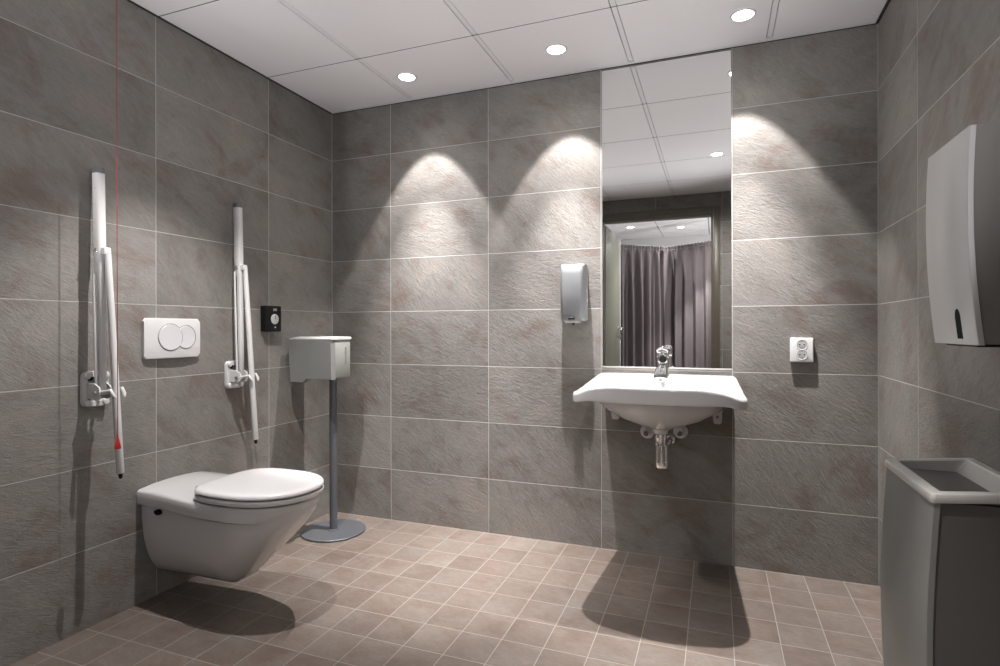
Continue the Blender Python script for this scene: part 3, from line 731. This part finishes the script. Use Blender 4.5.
# ------------------------------------------------------------------ paper towel dispenser on the right wall
pd = thing('paper_towel_dispenser', 'large grey paper towel dispenser high on the right wall', 'paper towel dispenser', (XR, 1.64, 1.045))
ya, yb = 1.522, 1.785
def dface(z):
    f = (z - 1.045) / (1.527 - 1.045); return .106 + .060 * f - .046 * f * f
zs = [1.045 + (1.527 - 1.045) * k / 16 for k in range(17)]
def slabprof(bm, y0, y1, inset, zlo, zhi, back=.001, rnd=.006):
    zz = [zlo + (zhi - zlo) * k / 16 for k in range(17)]
    prof = [(back, zlo)] + [(dface(z) - inset - (rnd if k in (0, 16) else rnd * .25 if k in (1, 15) else 0), z) for k, z in enumerate(zz)] + [(back, zhi + .022)]
    rings(bm, [[Vector((XR - d, y, z)) for d, z in prof] for y in (y0, y1)])
bm = bmesh.new(); slabprof(bm, ya + .002, yb - .002, .0025, 1.047, 1.524, rnd=.004); finish(bm, 'casing', 'towel_side', pd)
bm = bmesh.new()    # bowed front plate with wrapped edges
rs = []
for y, ins in ((ya, .010), (ya + .0006, .002), (ya + .004, 0), (yb - .004, 0), (yb - .0006, .002), (yb, .010)):
    ring = [(dface(z) - ins, z) for z in zs] + [(dface(z) - .012, z) for z in reversed(zs)]
    rs.append([Vector((XR - d, y, z)) for d, z in ring])
rings(bm, rs); fc = finish(bm, 'front_cover', 'towel_front', pd)
bm = bmesh.new()
def dots(): pass
ol = [(u, v) for u, v in ([(.016, -.030), (.016, .018)] + [(.016 * math.cos(a), .018 + .022 * math.sin(a)) for a in [PI * k / 12 for k in range(1, 12)]] + [(-.016, .018), (-.016, -.030)])]
rings(bm, [[Vector((XR - dface(1.085 + v) + q, 1.612 + u, 1.088 + v)) for u, v in ol] for q in (.004, -.0006)]); finish(bm, 'sight_window', 'rubber', fc)
bm = bmesh.new(); box(bm, (XR - .095, ya + .04, 1.040), (XR - .03, yb - .04, 1.050), .003, 1); finish(bm, 'towel_slot', 'black', pd)

# ------------------------------------------------------------------ waste bin
wb = thing('waste_bin', 'tall grey metal waste bin standing against the right wall', 'waste bin', (XR, 1.66, 0))
wy0, wy1, wd, wz = 1.485, 1.848, .200, .722
def bfront(z): return wd + .016 * math.sin(PI * min(1, max(0, z / wz))) - .002
zs = [.004 + (wz - .022) * k / 18 for k in range(19)]
bm = bmesh.new()
prof = [(.004, zs[0])] + [(bfront(z) - .006, z) for z in zs] + [(.004, zs[-1])]
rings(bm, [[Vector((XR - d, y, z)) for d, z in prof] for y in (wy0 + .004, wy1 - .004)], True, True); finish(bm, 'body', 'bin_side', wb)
bm = bmesh.new(); rs = []
for y, ins in ((wy0, .012), (wy0 + .0008, .003), (wy0 + .006, 0), (wy1 - .006, 0), (wy1 - .0008, .003), (wy1, .012)):
    ring = [(bfront(z) - ins, z) for z in zs] + [(bfront(z) - .014, z) for z in reversed(zs)]
    rs.append([Vector((XR - d, y, z)) for d, z in ring])
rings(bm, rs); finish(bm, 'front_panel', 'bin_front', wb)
# top rim with a funnel-shaped drop
bm = bmesh.new()
def rr_(a0, a1, b0, b1, r, z): 
    return [Vector((XR - (a0 + a1) / 2 + u, (b0 + b1) / 2 + v, z)) for u, v in rrect(a1 - a0, b1 - b0, r, 5)]
rs = [rr_(.003, wd + .003, wy0 - .002, wy1 + .002, .008, wz - .020), rr_(.002, wd + .004, wy0 - .003, wy1 + .003, .010, wz - .015),
      rr_(.002, wd + .004, wy0 - .003, wy1 + .003, .010, wz - .005), rr_(.005, wd + .002, wy0 - .001, wy1 + .001, .010, wz - .001), rr_(.009, wd - .002, wy0 + .004, wy1 - .004, .010, wz),
      rr_(.022, wd - .020, wy0 + .022, wy1 - .022, .006, wz), rr_(.025, wd - .023, wy0 + .025, wy1 - .025, .005, wz - .003)]
rings(bm, rs, False, False)
for v in bm.verts: v.co.z += max(0, v.co.x - (XR - wd)) * .09
finish(bm, 'top_rim', 'bin_rim', wb)
bm = bmesh.new()
rs = [rr_(.025, wd - .023, wy0 + .025, wy1 - .025, .005, wz - .003), rr_(.090, wd - .092, wy0 + .035, wy1 - .035, .003, wz - .085), rr_(.094, wd - .096, wy0 + .036, wy1 - .036, .001, wz - .11)]
rings(bm, rs, False, True)
for v in bm.verts: v.co.z += max(0, v.co.x - (XR - wd)) * .09
finish(bm, 'funnel', 'bin_inner', wb)

# ------------------------------------------------------------------ world, camera, view
w = bpy.data.worlds.new('World'); scene.world = w; w.use_nodes = True
w.node_tree.nodes['Background'].inputs[0].default_value = C(.5, .5, .5); w.node_tree.nodes['Background'].inputs[1].default_value = .3
cam = bpy.data.cameras.new('camera'); co = bpy.data.objects.new('camera', cam); COL.objects.link(co)
cam.sensor_width = 36; cam.lens = 565 / 1000 * 36; cam.shift_y = -4 / 1000; cam.clip_start = .02
yaw, roll = .3649, -.0021
fw = Vector((-math.sin(yaw), math.cos(yaw), 0)); rt = Vector((math.cos(yaw), math.sin(yaw), 0)); up = Vector((0, 0, 1))
r2 = rt * math.cos(roll) + up * math.sin(roll); u2 = up * math.cos(roll) - rt * math.sin(roll)
mw = Matrix.Identity(4)
for i in range(3): mw[i][0], mw[i][1], mw[i][2] = r2[i], u2[i], -fw[i]
mw.translation = Vector((0, 0, 1.083)); co.matrix_world = mw
scene.camera = co
scene.view_settings.view_transform = 'Standard'; scene.view_settings.look = 'None'
scene.view_settings.gamma = 1; scene.view_settings.use_curve_mapping = False; scene.view_settings.exposure = 0.28
scene.cycles.max_bounces = 12; scene.cycles.diffuse_bounces = 1; scene.cycles.glossy_bounces = 6
scene.cycles.sample_clamp_indirect = 4
